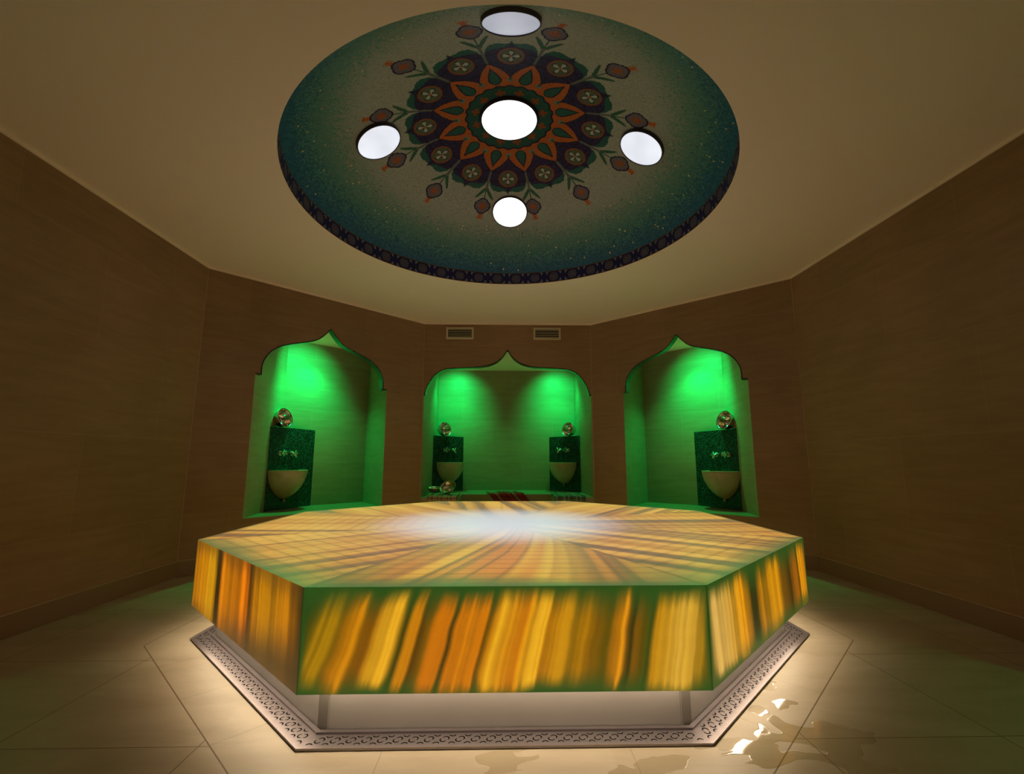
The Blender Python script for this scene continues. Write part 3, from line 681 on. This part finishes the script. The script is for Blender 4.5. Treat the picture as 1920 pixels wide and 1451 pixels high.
# ------------------------------------------------------------------ things lying on the middle seat
def plaid(name, cols, scale):
    n = NT(name); u = n.coord('UV'); U, V, _ = n.xyz(u)
    def rmp(v):
        x = n.new('ShaderNodeValToRGB'); x.color_ramp.interpolation = 'CONSTANT'; n.put(x.inputs[0], n.math('FRACT', n.math('MULTIPLY', v, scale)))
        e = x.color_ramp.elements
        while len(e) < len(cols): e.new(.5)
        for el, (p, c) in zip(e, cols): el.position = p; el.color = (*c, 1)
        return x.outputs[0]
    n.set(Base_Color=n.mix(.5, rmp(U), rmp(V)), Roughness=.9, Specular_IOR_Level=.1); return n.m
M_red = plaid('red_plaid', [(0, (.30, .035, .03)), (.28, (.16, .02, .02)), (.42, (.34, .05, .04)), (.62, (.10, .02, .02)), (.74, (.62, .55, .38)), (.79, (.12, .03, .02)), (.84, (.62, .55, .38)), (.89, (.20, .03, .03))], 4.5)
M_pl2 = plaid('pale_plaid', [(0, (.40, .36, .26)), (.2, (.25, .07, .04)), (.45, (.5, .44, .32)), (.6, (.06, .05, .04)), (.68, (.5, .44, .32)), (.85, (.22, .05, .04))], 9)
M_grn = plaid('dark_striped', [(0, (.10, .16, .12)), (.3, (.55, .55, .42)), (.36, (.07, .10, .08)), (.7, (.16, .22, .17)), (.92, (.55, .55, .42))], 7)
def towel(name, label, mat, s0, s1, d0, dfront, drop, skew, seed, amp=.012, side=None):
    """cloth lying on the seat from depth d0 out to the front edge and hanging over it by drop"""
    R = np.random.default_rng(seed); nu, nt = 44, 40
    lay = d0 - dfront; tot = lay + drop; rows = []; uvs = []
    for j in range(nt + 1):
        q = tot * j / nt; row = []
        for i in range(nu + 1):
            f = i / nu; s = s0 + (s1 - s0) * f
            wv = amp * (vnoise2(np.array([f * 6 + seed]), np.array([q * 14 + 3]), seed)[0] + .6 * vnoise2(np.array([f * 15]), np.array([q * 25]), seed + 1)[0])
            if q < lay: p = P_C(s + skew * .25 * (q / lay), d0 - q, SEAT + .004 + wv * (2.2 if amp > .02 else 1))
            else:
                g = q - lay; p = P_C(s + skew * .25 + skew * g / max(drop, .01), dfront - .008 - wv * .5, SEAT + .004 - g + wv * .4 * max(0, 1 - g * 20))
            row.append(p); uvs.append((s, q))
        rows.append(row)
    me = bpy.data.meshes.new(name); V = [tuple(p) for r in rows for p in r]; n_ = nu + 1
    Fc = [(a * n_ + b, a * n_ + b + 1, (a + 1) * n_ + b + 1, (a + 1) * n_ + b) for a in range(nt) for b in range(nu)]
    me.from_pydata(V, [], Fc); ul = me.uv_layers.new(name='uv')
    for l in me.loops: ul.data[l.index].uv = uvs[l.vertex_index]
    for p in me.polygons: p.use_smooth = True
    o = link(name, me, None, [mat]); md = o.modifiers.new('thick', 'SOLIDIFY'); md.thickness = .003; md.offset = 1
    tag(o, label, 'towel', 'cotton towels laid over the middle seat'); return o
towel('towel', 'red and cream plaid towel hanging over the middle of the niche seat', M_red, .75, 1.20, .78, .52, .22, .20, 5, .017)
towel('towel', 'crumpled plaid towel under metal bowls on the left end of the niche seat', M_pl2, .09, .44, .42, 0, .07, 0, 6, .02)
towel('towel', 'green towel with pale stripes laid on the right end of the niche seat', M_grn, 1.60, 1.96, .50, .0, .05, 0, 8, .016)
c0 = P_C(.32, .22, SEAT + .035); bowl((c0.x, c0.y, c0.z), rad(-20), rad(42), .10, 'tilted shiny metal bowl on the crumpled plaid towel', 'metal bowls on the seat')
c0 = P_C(.13, .34, SEAT + .035); bowl((c0.x, c0.y, c0.z), rad(10), rad(6), .10, 'dark flat-lying metal bowl left of the tilted bowl on the seat', 'metal bowls on the seat')

# ------------------------------------------------------------------ ventilation grilles above the middle niche
for s, lab in ((.4385, 'beige slatted air grille high on the back wall, left of the arch tip'), (1.523, 'beige slatted air grille high on the back wall, right of the arch tip')):
    p = P_C(s, 0, 2.481); v = empty('air_vent', lab, 'air vent', p, group='air vents above the middle niche')
    W, Hh = .170, .076
    m = MB(); m.box((0, -.008, Hh - .011), (W, .009, .011)); m.box((0, -.008, -Hh + .011), (W, .009, .011))
    for sx in (-1, 1): m.box((sx * (W - .011), -.008, 0), (.011, .009, Hh - .022))
    m.build('vent_frame', M_vent, v)
    m = MB(); m.box((0, -.003, 0), (W - .02, .002, Hh - .02)); m.build('backing', M_dark, v)
    for j in range(5):
        m = MB(); zc = -Hh + .022 + (j + .5) * (2 * Hh - .044) / 5 
        m.box((0, -.009, zc), (W - .022, .0050, .0028), ax=(Vector((1, 0, 0)), Vector((0, .92, .39)), Vector((0, -.39, .92)))); m.build('slat', M_vent, v)

# ------------------------------------------------------------------ green light in the niches
GC = (.0, 1.0, .19)
def green(P, s, d, z, ts, td, tz, k=1.0, ang=84, blend=1.0, dd=.52, kw=1.5):
    spot('niche_light', P(s, d, z), P(ts, td, tz), GREEN_POWER * k, GC, ang, blend, .03)
    return spot('niche_light', P(s, dd, z), P(s, dd, 0), GREEN_POWER * k * kw, GC, 104, .9, .03)  # extra downlight added to fill the sill with green
green(P_L, 1.24, .16, 2.20, 1.16, .75, 1.78, 1.55, 98)
green(P_R, LR - 1.18, .16, 2.20, LR - 1.10, .75, 1.78, 1.45, 98)
green(P_C, .29, .76, 2.20, .27, 1.34, 1.78, 1.4, 96, dd=1.0, kw=.9)
green(P_C, 1.78, .76, 2.20, 1.80, 1.34, 1.78, 1.4, 96, dd=1.0, kw=.9)
green(P_SL, LS - 3.15, .30, 2.24, LS - 3.15, .45, 1.5, .4, dd=.35)  # unseen side niches, lit to add a green cast on the floor
green(P_SR, 3.15, .30, 2.24, 3.15, .45, 1.5, .5, dd=.35)
